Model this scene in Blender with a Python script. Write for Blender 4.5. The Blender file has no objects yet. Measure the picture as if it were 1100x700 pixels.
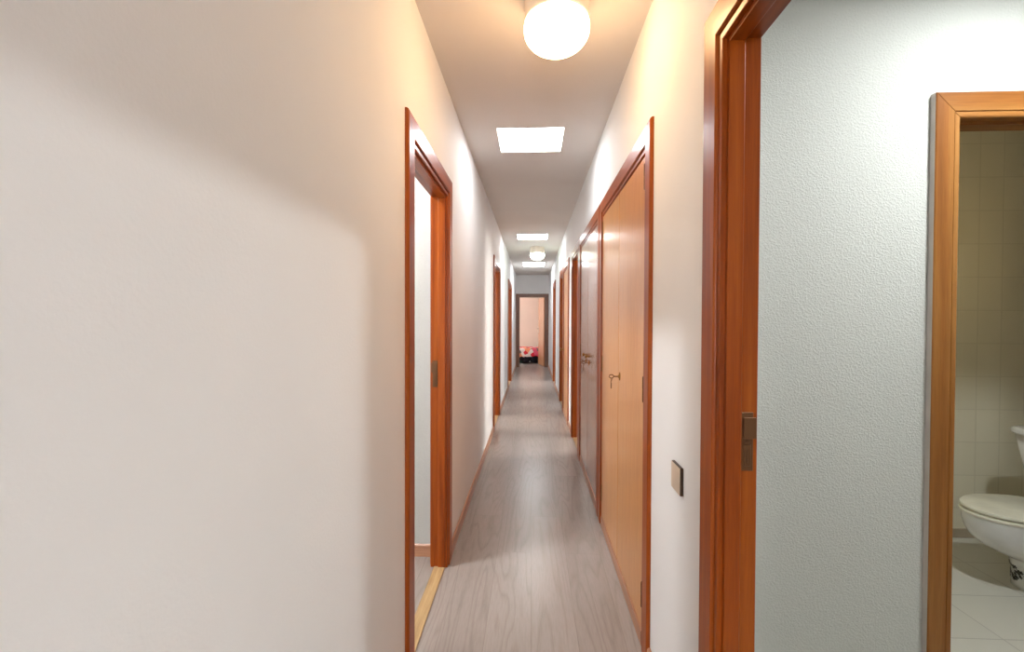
import bpy, bmesh, math, random
from mathutils import Vector, Matrix
random.seed(7)
SC = bpy.context.scene
COL = SC.collection

# ------------------------------------------------------------------ sizes (metres)
L, R = -0.454, 0.455          # corridor wall faces
TW = 0.075                   # wall thickness
H = 2.54                     # ceiling height
CAM_H = 1.32
YB, YE = -2.6, 12.6          # back and far end of the corridor
ZL, ZT = 1.965, 1.985        # clear height of the doorways, left and right walls
TR = 0.105                   # trim width
VY = 1.545                   # vestibule / bathroom partition
BY = 2.87                    # bathroom back wall

# ------------------------------------------------------------------ materials
def s2l(c):
    return tuple(((v/255)/12.92 if v/255 <= .04045 else ((v/255+.055)/1.055)**2.4) for v in c)
def rgba(c): return (*s2l(c), 1)

def new_mat(name, rough=.5, spec=.5, metal=0., coat=0., coat_rough=.1):
    m = bpy.data.materials.new(name); m.use_nodes = True
    b = m.node_tree.nodes['Principled BSDF']
    b.inputs['Roughness'].default_value = rough
    b.inputs['Specular IOR Level'].default_value = spec
    b.inputs['Metallic'].default_value = metal
    b.inputs['Coat Weight'].default_value = coat
    b.inputs['Coat Roughness'].default_value = coat_rough
    return m, m.node_tree, b

def coords(nt, scale=(1, 1, 1), rot=(0, 0, 0)):
    t = nt.nodes.new('ShaderNodeTexCoord'); mp = nt.nodes.new('ShaderNodeMapping')
    mp.inputs['Scale'].default_value = scale; mp.inputs['Rotation'].default_value = rot
    nt.links.new(t.outputs['Object'], mp.inputs['Vector'])
    return mp.outputs['Vector']

def noise(nt, vec, scale, detail=3, rough=.5, dist=0.):
    n = nt.nodes.new('ShaderNodeTexNoise')
    n.inputs['Scale'].default_value = scale; n.inputs['Detail'].default_value = detail
    n.inputs['Roughness'].default_value = rough; n.inputs['Distortion'].default_value = dist
    nt.links.new(vec, n.inputs['Vector']); return n.outputs['Fac']

def ramp(nt, fac, stops, interp='LINEAR'):
    r = nt.nodes.new('ShaderNodeValToRGB'); r.color_ramp.interpolation = interp
    while len(r.color_ramp.elements) < len(stops): r.color_ramp.elements.new(.5)
    for e, (p, c) in zip(r.color_ramp.elements, stops): e.position = p; e.color = c
    nt.links.new(fac, r.inputs['Fac']); return r.outputs['Color']

def mixc(nt, fac, a, b, mode='MIX'):
    m = nt.nodes.new('ShaderNodeMix'); m.data_type = 'RGBA'; m.blend_type = mode
    if isinstance(fac, (int, float)): m.inputs[0].default_value = fac
    else: nt.links.new(fac, m.inputs[0])
    for s, v in ((6, a), (7, b)):
        if isinstance(v, tuple): m.inputs[s].default_value = v
        else: nt.links.new(v, m.inputs[s])
    return m.outputs[2]

def bump(nt, b, h, strength, dist):
    n = nt.nodes.new('ShaderNodeBump'); n.inputs['Strength'].default_value = strength
    n.inputs['Distance'].default_value = dist
    nt.links.new(h, n.inputs['Height']); nt.links.new(n.outputs['Normal'], b.inputs['Normal'])

def paint(name, col, bscale=140, bstr=.25, bdist=.003, rough=.7):
    m, nt, b = new_mat(name, rough, .3)
    v = coords(nt)
    f = noise(nt, v, 1.3, 3)
    c2 = tuple(max(0, x*.97) for x in col)
    nt.links.new(ramp(nt, f, [(.3, rgba(col)), (.7, rgba(c2))]), b.inputs['Base Color'])
    h = ramp(nt, noise(nt, v, bscale, 4, .55), [(.38, (0, 0, 0, 1)), (.72, (1, 1, 1, 1))])
    bump(nt, b, h, bstr, bdist)
    return m

def wood(name, light, mid, dark, axis='z', rough=.25, coat=.3, figure=1., bstr=.05, spec=.5):
    m, nt, b = new_mat(name, rough, spec, 0, coat, .08)
    sc = {'z': (1, 1, .045), 'y': (1, .045, 1), 'x': (.045, 1, 1)}[axis]
    v = coords(nt, sc)
    fine = noise(nt, v, 190, 4, .65)
    broad = noise(nt, v, 26*figure, 3, .55, .3)
    c = ramp(nt, broad, [(.22, rgba(dark)), (.5, rgba(mid)), (.78, rgba(light))])
    d = ramp(nt, fine, [(.35, (.72, .66, .6, 1)), (.6, (1, 1, 1, 1))])
    nt.links.new(mixc(nt, .55, c, d, 'MULTIPLY'), b.inputs['Base Color'])
    if bstr: bump(nt, b, fine, bstr, .001)
    return m

def plain(name, col, rough=.4, metal=0., spec=.5, coat=0.):
    m, nt, b = new_mat(name, rough, spec, metal, coat)
    f = noise(nt, coords(nt), 9, 2)
    c2 = tuple(x*.94 for x in col)
    nt.links.new(ramp(nt, f, [(.35, rgba(col)), (.65, rgba(c2))]), b.inputs['Base Color'])
    return m

def glow(name, col, strength):
    m = bpy.data.materials.new(name); m.use_nodes = True; nt = m.node_tree
    b = nt.nodes['Principled BSDF']; b.inputs['Base Color'].default_value = (.8, .8, .8, 1)
    b.inputs['Emission Color'].default_value = (*col, 1); b.inputs['Emission Strength'].default_value = strength
    return m

M = {}
M['wall'] = paint('cream wall paint', (230, 230, 230), 130, .1, .002)
M['ceiling'] = paint('ceiling paint', (212, 207, 202), 90, .06, .001, .8)
M['stucco'] = paint('white stucco paint', (194, 195, 190), 170, .5, .003)
M['peach'] = paint('peach bedroom paint', (232, 205, 186), 120, .1, .002)
VAR = ((166, 86, 22), (148, 68, 10), (110, 44, 5))
M['varnish_z'] = wood('varnished reddish wood upright', *VAR, 'z', .36, .08, spec=.25)
M['varnish_y'] = wood('varnished reddish wood along corridor', *VAR, 'y', .36, .08, spec=.25)
M['varnish_x'] = wood('varnished reddish wood across corridor', *VAR, 'x', .36, .08, spec=.25)
PIN = ((160, 112, 58), (138, 86, 36), (100, 54, 18))
M['pine_z'] = wood('pine upright', *PIN, 'z', .45, .0, .7, spec=.25)
M['pine_x'] = wood('pine across', *PIN, 'x', .45, .0, .7, spec=.25)
LEA = ((208, 148, 82), (204, 142, 76), (196, 132, 68))
M['leaf'] = wood('honey wood veneer', *LEA, 'z', .28, .2, 1.6, 0, .35)
M['leaf_brown'] = wood('browner wood veneer', (186, 134, 98), (180, 126, 90), (172, 118, 84), 'z', .26, .4, 1.6, 0)
SKI = ((196, 146, 114), (180, 130, 100), (156, 108, 80))
M['skirt_y'] = wood('pinkish wood skirting along', *SKI, 'y', .4, .1)
M['skirt_x'] = wood('pinkish wood skirting across', *SKI, 'x', .4, .1)
M['threshold'] = wood('pale oak strip', (196, 168, 124), (180, 150, 106), (152, 120, 80), 'y', .4, .1)
M['brass'] = plain('aged brass', (150, 110, 62), .35, .9)
M['bronze'] = plain('dark bronze', (112, 76, 48), .4, .6)
M['steel'] = plain('satin steel', (200, 196, 188), .25, 1.)
M['beige_plastic'] = plain('beige plastic', (206, 186, 164), .35)
M['cream_metal'] = plain('cream enamel', (232, 222, 206), .4)
M['porcelain'] = plain('white porcelain', (232, 232, 230), .12, 0, .6, .4)
M['seat_plastic'] = plain('ivory seat plastic', (240, 238, 220), .22)
M['black'] = plain('black transfer', (30, 28, 26), .4)
M['dark'] = plain('cupboard interior', (96, 70, 48), .8)
M['mattress'] = plain('mattress ticking', (222, 210, 200), .8)

def floor_mat():
    m, nt, b = new_mat('grey oak laminate', .27, .5, 0, .0)
    v = coords(nt, (1, 1, 1), (0, 0, math.pi/2))
    br = nt.nodes.new('ShaderNodeTexBrick'); nt.links.new(v, br.inputs['Vector'])
    br.offset = .37; br.inputs['Scale'].default_value = 1
    br.inputs['Brick Width'].default_value = 1.28; br.inputs['Row Height'].default_value = .193
    br.inputs['Mortar Size'].default_value = .0012; br.inputs['Mortar Smooth'].default_value = .3
    br.inputs['Color1'].default_value = rgba((155, 145, 139)); br.inputs['Color2'].default_value = rgba((149, 139, 133))
    br.inputs['Mortar'].default_value = rgba((138, 128, 121))
    # cathedral grain: strongly stretched rings, shifted plank by plank
    vg = coords(nt, (1, .085, 1))
    add = nt.nodes.new('ShaderNodeVectorMath'); add.operation = 'ADD'
    nt.links.new(vg, add.inputs[0])
    sc = nt.nodes.new('ShaderNodeVectorMath'); sc.operation = 'SCALE'; sc.inputs['Scale'].default_value = 9.
    nt.links.new(br.outputs['Color'], sc.inputs[0]); nt.links.new(sc.outputs['Vector'], add.inputs[1])
    n = noise(nt, add.outputs['Vector'], 6.5, 2, .4, .4)
    mul = nt.nodes.new('ShaderNodeMath'); mul.operation = 'MULTIPLY'; mul.inputs[1].default_value = 13
    nt.links.new(n, mul.inputs[0])
    fr = nt.nodes.new('ShaderNodeMath'); fr.operation = 'FRACT'; nt.links.new(mul.outputs[0], fr.inputs[0])
    rings = ramp(nt, fr.outputs[0], [(0, (.74, .71, .69, 1)), (.2, (1, 1, 1, 1)), (.7, (1, 1, 1, 1)), (1, (.8, .78, .76, 1))])
    fine = noise(nt, vg, 150, 4, .6)
    finec = ramp(nt, fine, [(.35, (.88, .87, .86, 1)), (.6, (1, 1, 1, 1))])
    c = mixc(nt, .55, br.outputs['Color'], rings, 'MULTIPLY')
    c = mixc(nt, .7, c, finec, 'MULTIPLY')
    nt.links.new(c, b.inputs['Base Color'])
    bump(nt, b, fine, .03, .001)
    return m
M['floor'] = floor_mat()

def tile_mat(name, col, grout, w, h, rot, off=(0, 0, 0), rough=.25, mort=.003):
    m, nt, b = new_mat(name, rough, .5)
    t = nt.nodes.new('ShaderNodeTexCoord'); mp = nt.nodes.new('ShaderNodeMapping')
    mp.inputs['Rotation'].default_value = rot; mp.inputs['Location'].default_value = off
    nt.links.new(t.outputs['Object'], mp.inputs['Vector'])
    br = nt.nodes.new('ShaderNodeTexBrick'); nt.links.new(mp.outputs['Vector'], br.inputs['Vector'])
    br.offset = 0; br.inputs['Scale'].default_value = 1
    br.inputs['Brick Width'].default_value = w; br.inputs['Row Height'].default_value = h
    br.inputs['Mortar Size'].default_value = mort; br.inputs['Mortar Smooth'].default_value = .2
    br.inputs['Color1'].default_value = rgba(col); br.inputs['Color2'].default_value = rgba(tuple(x*.985 for x in col))
    br.inputs['Mortar'].default_value = rgba(grout)
    nt.links.new(br.outputs['Color'], b.inputs['Base Color'])
    inv = nt.nodes.new('ShaderNodeMath'); inv.operation = 'SUBTRACT'; inv.inputs[0].default_value = 1
    nt.links.new(br.outputs['Fac'], inv.inputs[1]); bump(nt, b, inv.outputs[0], .4, .002)
    return m
# back wall of the bathroom: x -> u, z -> v
M['wall_tile'] = tile_mat('cream wall tile', (236, 230, 208), (224, 218, 196), .137, .2, (-math.pi/2, 0, 0), (-2.685, .017, 0))
M['floor_tile'] = tile_mat('pale grey floor tile', (214, 212, 202), (188, 185, 176), .41, .31, (0, 0, 0), (.1, .22, 0), .3)

def quilt_mat():
    m, nt, b = new_mat('patchwork bedspread', .85, .2)
    v = coords(nt)
    vo = nt.nodes.new('ShaderNodeTexVoronoi'); vo.inputs['Scale'].default_value = 9
    nt.links.new(v, vo.inputs['Vector'])
    sep = nt.nodes.new('ShaderNodeSeparateColor'); nt.links.new(vo.outputs['Color'], sep.inputs[0])
    bright = ramp(nt, sep.outputs[0], [(0, rgba((214, 44, 60))), (.3, rgba((236, 222, 214))), (.52, rgba((120, 104, 100))),
                                       (.66, rgba((226, 96, 120))), (.82, rgba((236, 150, 110)))], 'CONSTANT')
    dark = ramp(nt, sep.outputs[0], [(0, rgba((24, 20, 26))), (.45, rgba((30, 56, 44))), (.68, rgba((206, 196, 188))), (.84, rgba((20, 18, 22)))], 'CONSTANT')
    sx = nt.nodes.new('ShaderNodeSeparateXYZ'); nt.links.new(v, sx.inputs[0])
    wob = noise(nt, v, 5, 1)
    ad = nt.nodes.new('ShaderNodeMath'); ad.operation = 'MULTIPLY_ADD'; ad.inputs[1].default_value = .12
    nt.links.new(wob, ad.inputs[0]); nt.links.new(sx.outputs[2], ad.inputs[2])
    gt = nt.nodes.new('ShaderNodeMath'); gt.operation = 'GREATER_THAN'; gt.inputs[1].default_value = .26
    nt.links.new(ad.outputs[0], gt.inputs[0])
    nt.links.new(mixc(nt, gt.outputs[0], dark, bright), b.inputs['Base Color'])
    return m
M['quilt'] = quilt_mat()
M['switch_bronze'] = plain('dark bronze switch edge', (62, 44, 30), .4, .6)
M['cove'] = plain('beige tile cove', (178, 164, 142), .4)
M['edge_paint'] = plain('greyish painted edge', (196, 188, 180), .6)
DRK = ((128, 82, 56), (108, 66, 42), (84, 48, 30))
M['dark_z'] = wood('dark stained wood upright', *DRK, 'z', .36, .15)
M['dark_x'] = wood('dark stained wood across', *DRK, 'x', .36, .15)

WARM, COOL, GREENISH, DAY = (1, .63, .31), (.95, 1, 1.0), (.9, 1, .86), (.92, .97, 1)
M['glass_warm'] = glow('lit ribbed glass, warm bulb', WARM, 12)
M['glass_cool'] = glow('lit ribbed glass, white bulb', COOL, 155)
M['glass_room'] = glow('lit diffuser, neutral bulb', (.97, .99, 1), 210)
M['glass_green'] = glow('lit ribbed glass, greenish bulb', GREENISH, 6)
M['skylight'] = glow('daylit skylight diffuser', DAY, 7)
M['daylit'] = glow('unseen glowing pane', DAY, 6)  # guessed windows out of view, glowing to light the side rooms and bedroom
M['daylit_bright'] = glow('bright unseen glowing pane', (1, .98, .93), 10)
M['rear_fill'] = glow('added fill pane behind the camera', (.95, .97, 1), 7)

# ------------------------------------------------------------------ mesh helpers
def box(bm, x0, x1, y0, y1, z0, z1, mi=0, bev=0., seg=2):
    vs = [bm.verts.new((x, y, z)) for x in (x0, x1) for y in (y0, y1) for z in (z0, z1)]
    q = [(0, 1, 3, 2), (4, 6, 7, 5), (0, 4, 5, 1), (2, 3, 7, 6), (0, 2, 6, 4), (1, 5, 7, 3)]
    fs = [bm.faces.new([vs[i] for i in f]) for f in q]
    for f in fs: f.material_index = mi
    if bev:
        es = list({e for f in fs for e in f.edges})
        bmesh.ops.bevel(bm, geom=es, offset=bev, segments=seg, profile=.5, affect='EDGES')
    return fs

def lathe(bm, prof, n=48, cx=0., cy=0., mi=0, rib=0., caps=True):
    rings = []
    for r, z in prof:
        ring = []
        for k in range(n):
            a = 2*math.pi*k/n
            rr = r*(1 + (rib if k % 2 else 0)) if r > .012 else r
            ring.append(bm.verts.new((cx+rr*math.cos(a), cy+rr*math.sin(a), z)))
        rings.append(ring)
    for a, b in zip(rings, rings[1:]):
        for k in range(n):
            f = bm.faces.new((a[k], a[(k+1) % n], b[(k+1) % n], b[k])); f.material_index = mi
    for ring in (rings[0], rings[-1]) if caps else ():
        try: bm.faces.new(ring).material_index = mi
        except ValueError: pass

def tube(bm, pts, r, n=10, mi=0):
    pts = [Vector(p) for p in pts]; rings = []
    for i, p in enumerate(pts):
        d = (pts[min(i+1, len(pts)-1)]-pts[max(i-1, 0)]).normalized()
        u = d.orthogonal().normalized()
        if abs(d.z) < .9: u = d.cross(Vector((0, 0, 1))).normalized()
        w = d.cross(u)
        rings.append([bm.verts.new(p+r*(math.cos(2*math.pi*k/n)*u+math.sin(2*math.pi*k/n)*w)) for k in range(n)])
    for a, b in zip(rings, rings[1:]):
        for k in range(n): bm.faces.new((a[k], a[(k+1) % n], b[(k+1) % n], b[k])).material_index = mi
    bm.faces.new(rings[0]).material_index = mi; bm.faces.new(rings[-1]).material_index = mi

def loft(bm, rings, mi=0, caps=True):
    vr = [[bm.verts.new(p) for p in r] for r in rings]; n = len(vr[0])
    for a, b in zip(vr, vr[1:]):
        for k in range(n): bm.faces.new((a[k], a[(k+1) % n], b[(k+1) % n], b[k])).material_index = mi
    if caps:
        bm.faces.new(vr[0]).material_index = mi; bm.faces.new(vr[-1]).material_index = mi

def obj(name, bm, mats, parent=None, smooth=False, sub=0):
    bmesh.ops.recalc_face_normals(bm, faces=bm.faces[:])
    me = bpy.data.meshes.new(name); bm.to_mesh(me); bm.free()
    for m in (mats if isinstance(mats, (list, tuple)) else [mats]): me.materials.append(m)
    o = bpy.data.objects.new(name, me); COL.objects.link(o)
    if parent:
        o.parent = parent
        o.matrix_parent_inverse = Matrix.Identity(4)
    if smooth:
        for p in me.polygons: p.use_smooth = True
        if smooth == 'auto':
            me.set_sharp_from_angle(angle=math.radians(35))
    if sub:
        md = o.modifiers.new('Subdivision', 'SUBSURF'); md.levels = sub; md.render_levels = sub
    return o

def empty(name, loc=(0, 0, 0)):
    o = bpy.data.objects.new(name, None); o.empty_display_size = .1; COL.objects.link(o); o.location = loc; return o

def shift(bm, loc):
    """world-built mesh -> local to a parent Empty at loc"""
    bmesh.ops.translate(bm, vec=-Vector(loc), verts=bm.verts[:]); return bm

def tag(o, label, cat, group=None):
    o['label'] = label; o['category'] = cat
    if group: o['group'] = group
    return o

def struct(name, bm, mats, parent=None, smooth=False):
    o = obj(name, bm, mats, parent, smooth)
    if not parent: o['kind'] = 'structure'
    return o

# ------------------------------------------------------------------ walls
def wall_y(name, x0, x1, y0, y1, ops, mat):
    """wall running along Y with openings (ya, yb, top)"""
    bm = bmesh.new(); y = y0
    for a, b, t in sorted(ops):
        box(bm, x0, x1, y, a, 0, H); box(bm, x0, x1, a, b, t, H); y = b
    box(bm, x0, x1, y, y1, 0, H)
    return struct(name, bm, mat)
def wall_x(name, y0, y1, x0, x1, ops, mat, slots=None):
    bm = bmesh.new(); x = x0
    for a, b, t in sorted(ops):
        box(bm, x, a, y0, y1, 0, H); box(bm, a, b, y0, y1, t, H); x = b
    box(bm, x, x1, y0, y1, 0, H)
    return struct(name, bm, mat)

J = .025
def rough(o0, o1, z=ZT): return (o0+TR-J, o1-TR+J, z+J)      # outer trim extent -> wall opening
DA, DB, DC = (1.605, 2.49), (5.29, 6.31), (8.44, 9.8)      # left doorways (outer trim)
BTH = (.2, 1.213)                                          # right: doorway to the vestibule
W1, W2 = (1.745, 3.03), (3.05, 4.33)                       # built-in wardrobes
RC, CD, RE, RF = (4.37, 5.2), (5.64, 6.57), (6.6, 7.45), (8.87, 9.8)
wall_y('wall_left', L-TW, L, YB, YE, [rough(*d, ZL) for d in (DA, DB, DC)], M['wall'])
wall_y('wall_right', R, R+TW, YB, YE, [rough(*d) for d in (BTH, W1, W2, RC, CD, RE, RF)], M['wall'])
EX = (-.452, .45)
wall_x('wall_far_end', YE, YE+.09, -2.6, 2.6, [(EX[0]+.09-J, EX[1]-.09+J, 1.935+J)], M['wall'])
# rear room behind the camera
wall_x('wall_back', YB-2.1, YB-2.0, -2.2, 2.2, [], M['wall'])
wall_x('wall_rear_left_return', YB-.09, YB, -2.2, L-TW+.0, [], M['wall'])
wall_x('wall_rear_right_return', YB-.09, YB, R+TW, 2.2, [], M['wall'])
wall_y('wall_rear_left', -2.3, -2.2, YB-2.1, YB, [], M['wall'])
wall_y('wall_rear_right', 2.2, 2.3, YB-2.1, YB, [], M['wall'])
# vestibule and bathroom (right)
BO = (1.287, 2.08)                                          # outer trim of the bathroom doorway
wall_x('wall_vestibule', VY, VY+.07, R+TW, 3.1, [(BO[0]+.08-J, BO[1]-.08+J, 1.97+J)], M['stucco'])
wall_x('wall_vestibule_near', -.5, -.4, R+TW, 2.5, [], M['stucco'])
wall_y('wall_vestibule_right', 2.4, 2.5, -.4, VY, [], M['stucco'])
wall_x('wall_bathroom_back', BY, BY+.1, 1.1, 3.1, [], M['wall_tile'])
wall_y('wall_bathroom_left', 1.1, 1.2, VY+.07, BY, [], M['wall'])
wall_y('wall_bathroom_right', 3.0, 3.1, VY+.07, BY, [], M['wall'])
# left rooms
wall_x('wall_room_one_end', 2.497, 2.59, -3.2, L-TW, [], M['stucco'])
wall_x('wall_room_one_near', -1.4, -1.3, -3.2, L-TW, [], M['stucco'])
wall_x('wall_room_two_near', 4.0, 4.1, -3.2, L-TW, [], M['wall'])
wall_x('wall_room_two_end', 7.3, 7.4, -3.2, L-TW, [], M['wall'])
wall_x('wall_room_three_end', 11.0, 11.1, -3.2, L-TW, [], M['wall'])
wall_y('wall_outer_left', -3.3, -3.2, -1.4, YE, [], M['wall'])
# right rooms
wall_x('wall_room_four_near', 4.27, 4.37, 1.12, 3.2, [], M['wall'])
wall_x('wall_room_four_end', 5.42, 5.5, R+TW, 3.2, [], M['wall'])
wall_x('wall_room_five_near', 6.58, 6.64, 1.15, 3.2, [], M['wall'])
wall_x('wall_room_five_end', 7.9, 8.0, R+TW, 3.2, [], M['wall'])
wall_x('wall_room_six_end', 11.0, 11.1, R+TW, 3.2, [], M['wall'])
wall_y('wall_outer_right', 3.2, 3.3, 4.27, YE, [], M['wall'])
# bedroom at the far end
wall_x('wall_bedroom_back', 15.4, 15.5, -2.6, 2.6, [], M['peach'])
wall_y('wall_bedroom_left', -2.6, -2.5, YE+.09, 15.4, [], M['peach'])
wall_y('wall_bedroom_right', 2.5, 2.6, YE+.09, 15.4, [], M['peach'])

bm = bmesh.new(); box(bm, -3.3, 3.3, YB-2.1, 15.5, -.12, 0); struct('floor', bm, M['floor'])
bm = bmesh.new(); box(bm, 1.2, 3.0, VY+.07, BY, 0, .004); box(bm, BO[0]+.08, BO[1]-.08, VY, VY+.07, 0, .004); box(bm, R+TW, 2.4, -.4, VY, 0, .004)
struct('floor_bathroom', bm, M['floor_tile'])
SKY = [(-.236, .203, 2.927, 3.348), (-.228, .226, 6.58, 7.04), (-.209, .27, 9.84, 10.63)]
bm = bmesh.new()
xs0, xs1 = -.26, .28
box(bm, -3.3, xs0, YB-2.1, 15.5, H, H+.1); box(bm, xs1, 3.3, YB-2.1, 15.5, H, H+.1)
y = YB-2.1
for a, b, c, d in SKY:
    box(bm, xs0, xs1, y, c, H, H+.1); box(bm, xs0, a, c, d, H, H+.1); box(bm, b, xs1, c, d, H, H+.1); y = d
box(bm, xs0, xs1, y, 15.5, H, H+.1)
struct('ceiling', bm, M['ceiling'])
for i, (a, b, c, d) in enumerate(SKY):
    bm = bmesh.new(); box(bm, a+.004, b-.004, c+.004, d-.004, H+.012, H+.02)
    w = struct('window_%d' % (i+1), bm, M['skylight'])
    bm = bmesh.new()
    for q in ((a, a+.004, c, d), (b-.004, b, c, d), (a+.004, b-.004, c, c+.004), (a+.004, b-.004, d-.004, d)):
        box(bm, *q, H+.001, H+.024)
    obj('window_frame', bm, M['cream_metal'], w)

def unseen_window(n, x, y0, y1, z0, z1, mat, axis='x', face=1):
    """an unseen window put in for its glowing pane, on an outer wall, with frame and a mullion"""
    bm = bmesh.new(); f = .05
    def put(bm, a, b, c, d, t0, t1):
        if axis == 'x': box(bm, *sorted((x+face*t0, x+face*t1)), a, b, c, d)
        else: box(bm, a, b, *sorted((x+face*t0, x+face*t1)), c, d)
    put(bm, y0+f, y1-f, z0+f, z1-f, .006, .014)
    w = struct('window_%d' % n, bm, mat)
    bm = bmesh.new()
    put(bm, y0, y0+f, z0, z1, 0, .04); put(bm, y1-f, y1, z0, z1, 0, .04)
    put(bm, y0+f, y1-f, z0, z0+f, 0, .04); put(bm, y0+f, y1-f, z1-f, z1, 0, .04)
    ym = (y0+y1)/2; put(bm, ym-.02, ym+.02, z0+f, z1-f, 0, .04)
    obj('window_frame', bm, M['cream_metal'], w)
unseen_window(4, -3.2, -.6, .8, .9, 2.1, M['daylit'])
unseen_window(5, -3.2, 5.0, 6.4, .9, 2.1, M['daylit_bright'])
unseen_window(6, -3.2, 8.2, 9.8, .9, 2.1, M['daylit'])
unseen_window(7, 3.2, 4.42, 5.38, .9, 2.1, M['daylit_bright'], 'x', -1)
unseen_window(8, 3.2, 6.7, 7.7, .9, 2.1, M['daylit'], 'x', -1)
unseen_window(9, 3.2, 8.4, 9.8, .9, 2.1, M['daylit'], 'x', -1)
unseen_window(10, -2.5, 13.0, 14.6, .9, 2.1, M['daylit'])
M['bath_fill'] = glow('added bathroom fill pane', (1, .76, .36), .8)
unseen_window(12, 3.0, 1.75, 2.4, 1.4, 2.1, M['bath_fill'], 'x', -1)  # added unseen window, weak yellowish fill for the dark bathroom
unseen_window(11, YB-2.0, -1.4, 1.4, .6, 2.2, M['rear_fill'], 'y', 1)  # added window behind the camera, soft fill for the left wall

# ------------------------------------------------------------------ door frames
ARCH = [(0, 0), (0, -.006), (.002, -.008), (.016, -.008), (.019, -.006), (.021, -.002), (.0225, -.011), (.026, -.015), (.097, -.015), (.102, -.0125), (.105, -.007), (.105, 0)]
def sweep_portal(bm, prof, u0, u1, zt, mapf, z0=0., special=()):
    """profile (outward offset o, depth w) swept up one leg, over the head and down, mitred"""
    st = []
    for (o, w) in prof:
        st.append([(u0-o, z0, w), (u0-o, zt+o, w), (u1+o, zt+o, w), (u1+o, z0, w)])
    V = [[bm.verts.new(mapf(u, w, z)) for (u, z, w) in row] for row in st]
    n = len(prof)
    for i in range(n):
        a, b = V[i], V[(i+1) % n]
        for s in range(3):
            f = bm.faces.new((a[s], a[s+1], b[s+1], b[s])); f.material_index = 2 if i in special else (1 if s == 1 else 0)
    bm.faces.new([r[0] for r in V]); bm.faces.new([r[3] for r in V])

def mapper(side):
    if side == 'left': return lambda u, w, z: (L-w, u, z)
    if side == 'right': return lambda u, w, z: (R+w, u, z)
    y = {'far': YE, 'bath': VY}[side]
    return lambda u, w, z: (u, y+w, z)

def scaled(prof, k): return [(o*k, w) for o, w in prof]
def portal_parts(root, loc, side, u0, u1, zt, T, mats, k=1., stop=True, back=True, z0=0.):
    mp = mapper(side)
    bm = bmesh.new(); sweep_portal(bm, scaled(ARCH, k), u0, u1, zt, mp, z0); obj('architrave', shift(bm, loc), mats, root)
    bm = bmesh.new(); sweep_portal(bm, [(0, .0), (J, .0), (J, T), (0, T)], u0, u1, zt, mp, z0); obj('jamb', shift(bm, loc), mats, root)
    if stop:
        bm = bmesh.new()
        sweep_portal(bm, [(0, .004), (0, .042), (-.009, .042), (-.012, .039), (-.012, .004)], u0, u1, zt, mp, z0)
        obj('door_stop', shift(bm, loc), mats, root)
    if back:
        bm = bmesh.new(); sweep_portal(bm, [(o*k, T-w) for o, w in ARCH], u0, u1, zt, mp, z0); obj('architrave', shift(bm, loc), mats, root)

def strike(root, loc, side, u, dirn, z, w0, w1, T):
    """lock keep let into the jamb: a plate with a raised box that laps the frame edge"""
    mp = mapper(side); bm = bmesh.new()
    def b(ua, ub, wa, wb, za, zb, bev=.0008):
        p, q = mp(u+dirn*ua, wa, za), mp(u+dirn*ub, wb, zb)
        box(bm, *sorted((p[0], q[0])), *sorted((p[1], q[1])), za, zb, 0, bev, 1)
    b(0, .003, w0, w1, z-.07, z+.07)
    b(.003, .007, w0+.004, w1+.006, z+.008, z+.058)
    b(.003, .0055, w0+.006, w1-.006, z-.058, z-.006)
    b(.003, .006, w0+.008, w1-.008, z-.001, z+.004)
    b(.0055, .0075, w0+.012, w1-.014, z-.05, z-.02)
    obj('strike_plate', shift(bm, loc), M['bronze'], root)

VZ = [M['varnish_z'], M['varnish_y']]
n_door = 0
def doorway(side, outer, floor_strip=True, lock=False):
    global n_door; n_door += 1
    u0, u1 = outer[0]+TR, outer[1]-TR
    loc = (L if side == 'left' else R, (u0+u1)/2, 0)
    e = empty('door_%d' % n_door, loc); e['kind'] = 'structure'
    portal_parts(e, loc, side, u0, u1, ZL if side == 'left' else ZT, TW, VZ)
    if floor_strip:
        x0, x1 = (L-TW+.012, L-.004) if side == 'left' else (R+.004, R+TW-.012)
        bm = bmesh.new(); box(bm, x0, x1, u0+.001, u1-.001, 0, .006, 0, .003, 2)
        obj('threshold', shift(bm, loc), M['threshold'], e)
    if lock: strike(e, loc, side, u1, -1, 1.03, .044, .072, TW)
    return e
doorway('left', DA, True, True)
doorway('left', DB); doorway('left', DC)
doorway('right', BTH, True, True)
doorway('right', RC, True, True); doorway('right', RE, True); doorway('right', RF)

# bathroom doorway in plain pine
n_door += 1
loc = ((BO[0]+BO[1])/2, VY, 0)
e = empty('door_%d' % n_door, loc); e['kind'] = 'structure'
PROF = [(0, 0), (0, -.014), (.004, -.017), (.017, -.017), (.019, -.014), (.021, -.019), (.076, -.022), (.08, -.019), (.08, 0)]
mp = mapper('bath'); u0, u1 = BO[0]+.08, BO[1]-.08
PX = [M['pine_z'], M['pine_x'], M['edge_paint']]
def mitre_piece(prof, seg, zt, g):
    bm = bmesh.new(); V = []
    for o, w in prof:
        a = {0: ((u0-o, .004), (u0-o, zt+o-g)), 1: ((u0-o+g, zt+o), (u1+o-g, zt+o)), 2: ((u1+o, zt+o-g), (u1+o, .004))}[seg]
        V.append([bm.verts.new(mp(u, w, z)) for u, z in a])
    n = len(V)
    for i in range(n):
        a, b = V[i], V[(i+1) % n]
        bm.faces.new((a[0], a[1], b[1], b[0])).material_index = 2 if i == 7 else (1 if seg == 1 else 0)
    bm.faces.new([r[0] for r in V]); bm.faces.new([r[1] for r in V])
    return bm
for seg in range(3): obj('architrave', shift(mitre_piece(PROF, seg, 1.97, .0012), loc), PX, e)
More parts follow.
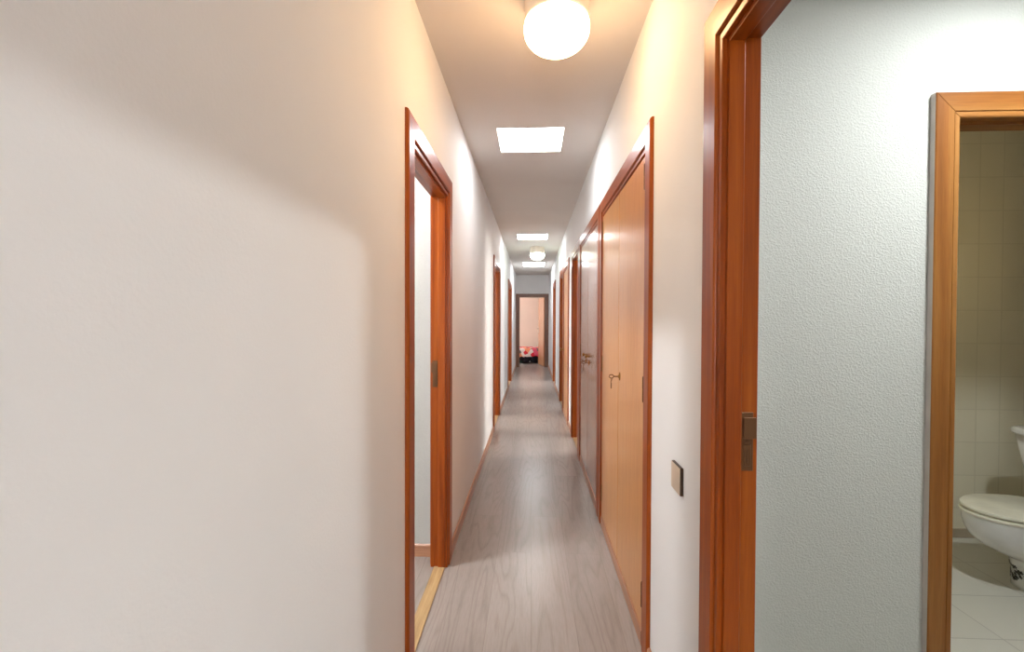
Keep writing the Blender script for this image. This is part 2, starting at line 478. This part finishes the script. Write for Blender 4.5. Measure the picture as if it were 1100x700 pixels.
bm = bmesh.new(); sweep_portal(bm, [(0, 0), (J, 0), (J, .07), (0, .07)], u0, u1, 1.97, mp, .004); obj('jamb', shift(bm, loc), PX, e)
bm = bmesh.new(); sweep_portal(bm, [(0, .014), (0, .066), (-.012, .066), (-.012, .014)], u0, u1, 1.97, mp, .004); obj('door_stop', shift(bm, loc), PX, e)
bm = bmesh.new(); sweep_portal(bm, [(o, .07-w) for o, w in PROF], u0, u1, 1.97, mp, .004); obj('architrave', shift(bm, loc), PX, e)

# far bedroom doorway with its leaf standing open
n_door += 1
loc = (0, YE, 0); e = empty('door_%d' % n_door, loc); e['kind'] = 'structure'
DX = [M['dark_z'], M['dark_x']]
fu0, fu1, fz = EX[0]+.09, EX[1]-.09, 1.935
portal_parts(e, loc, 'far', fu0, fu1, fz, .09, DX, .09/TR)
lf = empty('door_leaf', (fu1-.002, .088, .008)); lf.parent = e
bm = bmesh.new(); box(bm, -.7, 0, -.036, 0, 0, 1.925, 0, .002, 1)
pn = obj('panel', bm, M['leaf_brown'], lf)
bm = bmesh.new()
for s, yy in ((1, 0), (-1, -.036)):
    box(bm, -.665, -.63, *sorted((yy, yy+s*.006)), .92, 1.1, 0, .002, 1)
    tube(bm, [(-.648, yy+s*.004, 1.04), (-.648, yy+s*.045, 1.04), (-.64, yy+s*.052, 1.04), (-.54, yy+s*.052, 1.04)], .008)
obj('lever_handle', bm, M['steel'], lf, 'auto')
lf.rotation_euler.z = -math.radians(78)

# ------------------------------------------------------------------ skirting
def skirt_y(name, x, d, spans, mat):
    bm = bmesh.new()
    for a, b in spans:
        prof = [(0, 0), (.012, 0), (.012, .055), (.009, .063), (.004, .067), (0, .067)]
        loft(bm, [[(x+d*o, yy, z) for o, z in prof] for yy in (a, b)])
    return struct(name, bm, mat)
def skirt_x(name, y, d, spans, mat):
    bm = bmesh.new()
    for a, b in spans:
        prof = [(0, 0), (.012, 0), (.012, .055), (.009, .063), (.004, .067), (0, .067)]
        loft(bm, [[(xx, y+d*o, z) for o, z in prof] for xx in (a, b)])
    return struct(name, bm, mat)
skirt_y('baseboard_left', L, 1, [(YB, DA[0]), (DA[1], DB[0]), (DB[1], DC[0]), (DC[1], YE)], M['skirt_y'])
skirt_y('baseboard_right', R, -1, [(YB, BTH[0]), (BTH[1], W1[0]), (W2[1], RC[0]), (RC[1], CD[0]), (RE[1], RF[0]), (RF[1], YE)], M['skirt_y'])
skirt_x('baseboard_room_one', 2.497, -1, [(-3.2, L-TW-.02)], M['skirt_x'])
skirt_x('baseboard_bedroom', 15.4, -1, [(-2.5, 2.5)], M['skirt_x'])
bm = bmesh.new(); box(bm, 1.2, 3.0, BY-.012, BY, .004, .06, 0, .004, 2); struct('baseboard_bathroom', bm, M['cove'])

# ------------------------------------------------------------------ built-in wardrobes
LEAF_X = R-.007                                              # front face of the leaves
def hinge(parent, loc, x, y, z):
    bm = bmesh.new()
    lathe(bm, [(.0045, z-.045), (.0045, z-.002), (.0038, z-.001), (.0038, z+.001), (.0045, z+.002), (.0045, z+.045)], 12, x, y)
    lathe(bm, [(.003, z-.052), (.0045, z-.049), (.0042, z-.045)], 12, x, y); lathe(bm, [(.0042, z+.045), (.004, z+.049), (.003, z+.052)], 12, x, y)
    obj('hinge', shift(bm, loc), M['bronze'], parent, 'auto')
def lock_and_key(parent, loc, x, y, z, key=True):
    bm = bmesh.new()
    for k in range(1):
        prof = [(.004, 0), (.017, 0), (.0175, .002), (.014, .005), (.007, .006), (.005, .01), (0.0005, .01)]
        rings = [[(x-h, y+r*.8*math.cos(2*math.pi*j/20), z+r*1.25*math.sin(2*math.pi*j/20)) for j in range(20)] for r, h in prof]
        loft(bm, rings)
    obj('lock_rosette', shift(bm, loc), M['brass'], parent, 'auto')
    if key:
        bm = bmesh.new()
        tube(bm, [(x-.008, y, z), (x-.032, y, z)], .0032)
        # flat oval bow of the key, a ring and a fob hanging from it
        ring = [(x-.032-.011+.011*math.cos(t), y, z+.009*math.sin(t)) for t in [2*math.pi*j/16 for j in range(17)]]
        tube(bm, ring, .0024, 8)
        ring2 = [(x-.043+.003*math.sin(t), y+.008*math.cos(t), z-.02+.013*math.sin(t)) for t in [2*math.pi*j/16 for j in range(17)]]
        tube(bm, ring2, .0012, 6)
        box(bm, x-.046, x-.042, y-.007, y+.007, z-.062, z-.032, 0, .0015, 1)
        obj('key', shift(bm, loc), M['bronze'], parent, 'auto')

def wardrobe(name, outer, label, group, leaf_mat, doors=2, z_lock=1.03, knobs=False, near_hinge=True):
    u0, u1 = outer[0]+TR*.95, outer[1]-TR*.95
    loc = (R, (u0+u1)/2, 0)
    e = empty(name, loc); tag(e, label, 'wardrobe', group)
    k = (u0-outer[0])/TR
    mp = mapper('right')
    bm = bmesh.new(); sweep_portal(bm, scaled(ARCH, k), u0, u1, ZT, mp, 0); obj('frame', shift(bm, loc), VZ, e)
    bm = bmesh.new(); sweep_portal(bm, [(0, .0), (J-.002, .0), (J-.002, TW), (0, TW)], u0, u1, ZT, mp, 0); obj('lining', shift(bm, loc), VZ, e)
    bm = bmesh.new(); box(bm, R-.012, R+TW, u0, u1, 0, .062, 0, .003, 2); obj('plinth', shift(bm, loc), M['skirt_y'], e)
    bm = bmesh.new()                                          # carcass behind the doors
    d = .55; x0 = R+TW
    box(bm, x0+d-.012, x0+d, u0-.01, u1+.01, .03, ZT+.01)
    box(bm, x0, x0+d-.012, u0-.022, u0-.01, .03, ZT+.01); box(bm, x0, x0+d-.012, u1+.01, u1+.022, .03, ZT+.01)
    box(bm, x0, x0+d-.012, u0-.01, u1+.01, .03, .045); box(bm, x0, x0+d-.012, u0-.01, u1+.01, ZT-.002, ZT+.01)
    obj('carcass', shift(bm, loc), M['dark'], e)
    g = .003; z0, z1 = .067, ZT-.012
    ws = [u0+(u1-u0)*i/doors for i in range(doors+1)]
    for i in range(doors):
        a, b = ws[i]+g, ws[i+1]-g
        bm = bmesh.new(); box(bm, LEAF_X, LEAF_X+.022, a, b, z0, z1, 0, .0012, 2)
        dr = obj('door', shift(bm, loc), leaf_mat, e)
        hy = a-.0015 if i == 0 else b+.0015
        for z in (.21, 1.04, 1.89): hinge(dr, loc, LEAF_X-.0015, hy, z)
        if doors == 2:
            ky = ws[1]-.05 if i == 0 else ws[1]+.05
            if knobs:
                lock_and_key(dr, loc, LEAF_X, ky+(-.04 if i == 0 else .04), z_lock, True)
                bm = bmesh.new()
                yk, zk = ky+(-.04 if i == 0 else .04), z_lock+.05
                prof = [(.006, 0), (.011, .001), (.007, .006), (.006, .013), (.012, .019), (.0155, .026), (.013, .033), (.0005, .035)]
                loft(bm, [[(LEAF_X-h, yk+r*math.cos(2*math.pi*j/20), zk+r*math.sin(2*math.pi*j/20)) for j in range(20)] for r, h in prof])
                obj('knob', shift(bm, loc), M['brass'], dr, 'auto')
            elif i == 0: lock_and_key(dr, loc, LEAF_X, ky+.005, z_lock, True)
        else:
            yk = b-.06
            bm = bmesh.new()
            prof = [(.006, 0), (.022, .001), (.022, .005), (.009, .009), (.008, .03), (.018, .038), (.024, .05), (.02, .06), (.0005, .063)]
            loft(bm, [[(LEAF_X-h, yk+r*math.cos(2*math.pi*j/20), z_lock-.13+r*math.sin(2*math.pi*j/20)) for j in range(20)] for r, h in prof])
            obj('knob', shift(bm, loc), M['brass'], dr, 'auto')
    return e
GW = 'built-in wardrobes along the right wall'
wardrobe('built_in_wardrobe', W1, 'honey-coloured double-door wardrobe with hanging key, just past the light switch', GW, M['leaf'], 2, 1.03)
wardrobe('built_in_wardrobe', W2, 'glossy brown double-door wardrobe with two knobs, beyond the honey-coloured wardrobe', GW, M['leaf_brown'], 2, .98, True)
wardrobe('built_in_cupboard', CD, 'narrow single-door cupboard with round knob, farther down than both double wardrobes', GW, M['leaf'], 1, 1.03)

# ------------------------------------------------------------------ ceiling lamps
def ceiling_lamp(x, y, glass, label, rot=0):
    e = empty('ceiling_lamp', (x, y, H)); tag(e, label, 'ceiling lamp', 'round glass ceiling lamps')
    bm = bmesh.new()
    lathe(bm, [(.098, 0), (.118, 0), (.121, -.004), (.121, -.1), (.118, -.106), (.112, -.108), (.098, -.108)], 64)
    obj('base_ring', bm, M['cream_metal'], e, 'auto')
    bm = bmesh.new()
    pr = [(.1, -.11), (.115, -.11), (.1205, -.116), (.122, -.126), (.1215, -.139)]
    for k in range(1, 10):
        a = math.pi/2*k/9
        pr.append((max(.1215*math.cos(a), .0006), -.139-.08*math.sin(a)))
    lathe(bm, pr, 96, rib=.006)
    obj('glass_bowl', bm, glass, e, 'auto')
    for k in range(3):
        bm = bmesh.new(); a = 2*math.pi*k/3+.5; c, q = math.cos(a), math.sin(a)
        tube(bm, [(.119*c, .119*q, -.084), (.125*c, .125*q, -.086), (.127*c, .127*q, -.114), (.1235*c, .1235*q, -.12)], .0028, 8)
        obj('clip', bm, M['steel'], e, 'auto')
    return e
ceiling_lamp(.087, 1.73, M['glass_warm'], 'large round glass ceiling lamp glowing warm at the top, before the first skylight')
ceiling_lamp(.08, 7.75, M['glass_green'], 'small distant round glass ceiling lamp glowing white between the two far skylights')
def downlight(x, y, glass, label):
    e = empty('surface_downlight', (x, y, H)); tag(e, label, 'ceiling light')
    bm = bmesh.new(); lathe(bm, [(.0005, 0), (.098, 0), (.1, -.003), (.1, -.118), (.098, -.121), (.086, -.121), (.085, -.116), (.0005, -.115)], 64)
    obj('drum', bm, M['cream_metal'], e, 'auto')
    bm = bmesh.new(); lathe(bm, [(.0005, -.1155), (.084, -.1155), (.084, -.119), (.0005, -.1195)], 48)
    obj('diffuser', bm, glass, e, 'auto')
downlight(1.5, .96, M['glass_cool'], 'small round white surface downlight on the ceiling of the side lobby before the bathroom')
downlight(-1.2, 2.0, M['glass_room'], 'small round white surface downlight on the ceiling of the first room on the left')

# ------------------------------------------------------------------ light switch
loc = (R, 1.422, .832)
e = empty('light_switch', loc); tag(e, 'square bronze-edged light switch with beige rocker on wall before the wardrobe', 'light switch')
bm = bmesh.new(); box(bm, -.010, 0, -.0435, .0435, -.0425, .0425, 0, .0025, 2); obj('plate', bm, M['switch_bronze'], e)
bm = bmesh.new(); box(bm, -.0115, -.0095, -.0415, .0415, -.0405, .0405, 0, .0015, 2); obj('rocker', bm, M['beige_plastic'], e)

# ------------------------------------------------------------------ toilet (faces -x)
def egg(cx, cy, xf, xb, w, n=40, p=2.0, sq=2.6):
    """plan outline: round front at cx-xf, squarer back at cx+xb"""
    pts = []
    for k in range(n):
        a = 2*math.pi*k/n; c, s = math.cos(a), math.sin(a)
        ex = p if c < 0 else sq
        x = (abs(c)**(2/ex))*(-xf if c < 0 else xb); yv = math.copysign(abs(s)**(2/ex), s)*w
        pts.append((cx+x, cy+yv))
    return pts
tx, ty, tz = 2.385, 2.31, .004
loc = (tx, ty, tz)
e = empty('toilet', loc); tag(e, 'white porcelain toilet with ivory lid seen through the pine bathroom doorway', 'toilet')
bm = bmesh.new()
secs = [(.06, .052, .3, .095, 0), (.06, .05, .3, .094, .02), (.06, .058, .3, .09, .07), (.06, .07, .3, .09, .12), (.05, .075, .3, .095, .15), (.03, .1, .3, .11, .175), (.0, .13, .3, .13, .2), (0, .172, .3, .146, .225),
        (0, .21, .3, .16, .26), (0, .232, .3, .168, .3), (0, .24, .3, .173, .335), (0, .243, .3, .176, .362), (0, .243, .3, .176, .37), (0, .236, .295, .17, .375), (0, .19, .22, .13, .375), (0, .15, .18, .1, .31), (0.02, .06, .1, .05, .2)]
loft(bm, [[(x, y, z) for x, y in egg(o, 0, f, b, w)] for o, f, b, w, z in secs])
obj('bowl', bm, M['porcelain'], e, True)
bm = bmesh.new()
def slab(bm, f, b, w, z0, z1, r):
    rr = [(r, z0), (r*.3, z0+r*.3), (0, z0+r), (0, z1-r), (r*.3, z1-r*.3), (r, z1)]
    loft(bm, [[(x, y, z) for x, y in egg(0, 0, f-q, b-q, w-q)] for q, z in rr])
slab(bm, .25, .2, .183, .371, .386, .005); obj('seat', bm, M['seat_plastic'], e, 'auto')
bm = bmesh.new(); slab(bm, .247, .205, .18, .392, .41, .007); obj('lid', bm, M['seat_plastic'], e, 'auto')
bm = bmesh.new()
for z, x0, hw in ((0, 0, 0),):
    rings = []
    for t, zz in ((0, .37), (.02, .378), (.5, .57), (1, .735)):
        xf = .165-.06*t+(.012 if zz < .374 else 0); hw = .15+.04*t-(.01 if zz < .374 else 0)
        rings.append([(x, y, zz) for x, y in egg(.27, 0, .27-xf, .11, hw, 40, 5, 6)])
    loft(bm, rings)
obj('tank', bm, M['porcelain'], e, True)
bm = bmesh.new()
rr = [(.006, .737), (0, .743), (0, .758), (.004, .765), (.012, .769)]
loft(bm, [[(x, y, z) for x, y in egg(.27, 0, .18-q, .12-q, .2-q, 40, 5, 6)] for q, z in rr])
obj('tank_lid', bm, M['porcelain'], e, 'auto')
bm = bmesh.new(); lathe(bm, [(.016, .769), (.018, .771), (.018, .777), (.015, .78), (.0005, .781)], 24, .3, 0); obj('flush_button', bm, M['steel'], e, 'auto')
# dark floral transfer wrapped round the front of the foot
bm = bmesh.new()
def ped(ang, z, lift=.0018):
    i = 0
    for i in range(len(secs)-1):
        if secs[i][4] <= z <= secs[i+1][4]: break
    t = (z-secs[i][4])/max(1e-6, secs[i+1][4]-secs[i][4]); s = [a+(b-a)*t for a, b in zip(secs[i][:4], secs[i+1][:4])]
    c, q = math.cos(ang), math.sin(ang)
    return Vector((s[0]-(abs(c)**1)*(s[1]+lift), q*(s[3]+lift), z))
rnd = random.Random(3)
for k in range(60):
    a0, z0 = rnd.uniform(-1.25, 1.25), rnd.uniform(.028, .115); r = rnd.uniform(.006, .012); n = 5
    pts = []
    for j in range(10):
        t = 2*math.pi*j/10; q = r*(1 if j % 2 else .5)
        pts.append(ped(a0+q*math.cos(t)/.08, z0+q*math.sin(t)))
    bot = [bm.verts.new(p) for p in pts]; out = [bm.verts.new(p+Vector((-.0012*math.cos(a0), .0012*math.sin(a0), 0))) for p in pts]
    bm.faces.new(out); bm.faces.new(bot[::-1])
    for j in range(10): bm.faces.new((bot[j], bot[(j+1) % 10], out[(j+1) % 10], out[j]))
obj('floral_transfer', bm, M['black'], e)

# ------------------------------------------------------------------ bed in the far room
loc = (-.55, 14.03, 0)
e = empty('bed', loc); tag(e, 'low bed under a red, white and black patchwork cover beyond the far doorway', 'bed')
bm = bmesh.new(); box(bm, -.98, .98, -.44, .44, .2, .4, 0, .05, 4); obj('mattress', bm, M['mattress'], e, 'auto')
bm = bmesh.new()
for (x, y) in ((-.9, -.38), (.9, -.38), (-.9, .38), (.9, .38)):
    bm2 = bmesh.new(); box(bm2, x-.025, x+.025, y-.025, y+.025, 0, .19, 0, .004, 1); obj('leg', bm2, M['varnish_z'], e)
bm.free()
bm = bmesh.new(); box(bm, -.97, .97, -.43, .43, .15, .2, 0, .004, 1); obj('bed_base', bm, M['dark'], e)
bm = bmesh.new()
nx, ring = 60, []
def drape(zf):
    pts = []
    N = 160
    per = [(-1.02, -.49), (1.02, -.49), (1.02, .49), (-1.02, .49)]
    segs = [2.04, .98, 2.04, .98]; tot = sum(segs)
    for k in range(N):
        d = tot*k/N; i = 0
        while d > segs[i]: d -= segs[i]; i += 1
        p, q = per[i], per[(i+1) % 4]; t = d/segs[i]
        x, y = p[0]+(q[0]-p[0])*t, p[1]+(q[1]-p[1])*t
        nrm = ((0, -1), (1, 0), (0, 1), (-1, 0))[i]
        w = (1-zf)*.022*math.sin(k*1.05+.6*math.sin(k*.31))
        pts.append((x+nrm[0]*w, y+nrm[1]*w, k))
    return pts
rings = []
for z, zf, ins in ((.035, 0, 0), (.12, .2, 0), (.22, .55, .006), (.33, .9, .01), (.405, 1, .012), (.44, 1, .03), (.455, 1, .08)):
    rr = []
    for x, y, k in drape(zf):
        zz = z+(.012*math.sin(k*.5) if zf == 0 else 0)
        rr.append((math.copysign(max(0, abs(x)-ins), x), math.copysign(max(0, abs(y)-ins), y), zz))
    rings.append(rr)
vr = [[bm.verts.new(p) for p in r] for r in rings]
for a, b in zip(vr, vr[1:]):
    for k in range(160): bm.faces.new((a[k], a[(k+1) % 160], b[(k+1) % 160], b[k]))
bm.faces.new(vr[-1])
obj('bedspread', bm, M['quilt'], e, 'auto')

# ------------------------------------------------------------------ camera
F = 489.
cam_d = bpy.data.cameras.new('camera'); cam = bpy.data.objects.new('camera', cam_d); COL.objects.link(cam)
cam_d.sensor_fit = 'HORIZONTAL'; cam_d.sensor_width = 36; cam_d.lens = F/1100*36; cam_d.clip_start = .01; cam_d.clip_end = 100
vx, vy, roll = 571.8-550, -(342.8-350), -.004
cy = Vector((vx, vy, F)).normalized()
up = Vector((math.sin(-roll), math.cos(roll), 0)); up = (up-cy*up.dot(cy)).normalized()
cx = cy.cross(up) if False else up.cross(cy)
if cx.x < 0: cx = -cx
A = [cx, cy, up]                                             # world axes in camera (right, up, forward)
rt = Vector([a.x for a in A]); upw = Vector([a.y for a in A]); fw = Vector([a.z for a in A])
m = Matrix((( rt.x, upw.x, -fw.x, 0), (rt.y, upw.y, -fw.y, 0), (rt.z, upw.z, -fw.z, CAM_H), (0, 0, 0, 1)))
cam.matrix_world = m
SC.camera = cam

# ------------------------------------------------------------------ world, colour
w = bpy.data.worlds.new('World'); SC.world = w; w.use_nodes = True
w.node_tree.nodes['Background'].inputs['Color'].default_value = (.8, .9, 1, 1)
w.node_tree.nodes['Background'].inputs['Strength'].default_value = .3
vs = SC.view_settings
SC.display_settings.display_device = 'sRGB'
vs.view_transform = 'Standard'; vs.look = 'None'; vs.exposure = 1.42; vs.gamma = 1; vs.use_curve_mapping = False
SC.cycles.use_denoising = True
SC.cycles.max_bounces = 14; SC.cycles.diffuse_bounces = 10; SC.cycles.glossy_bounces = 6
SC.cycles.sample_clamp_indirect = 6
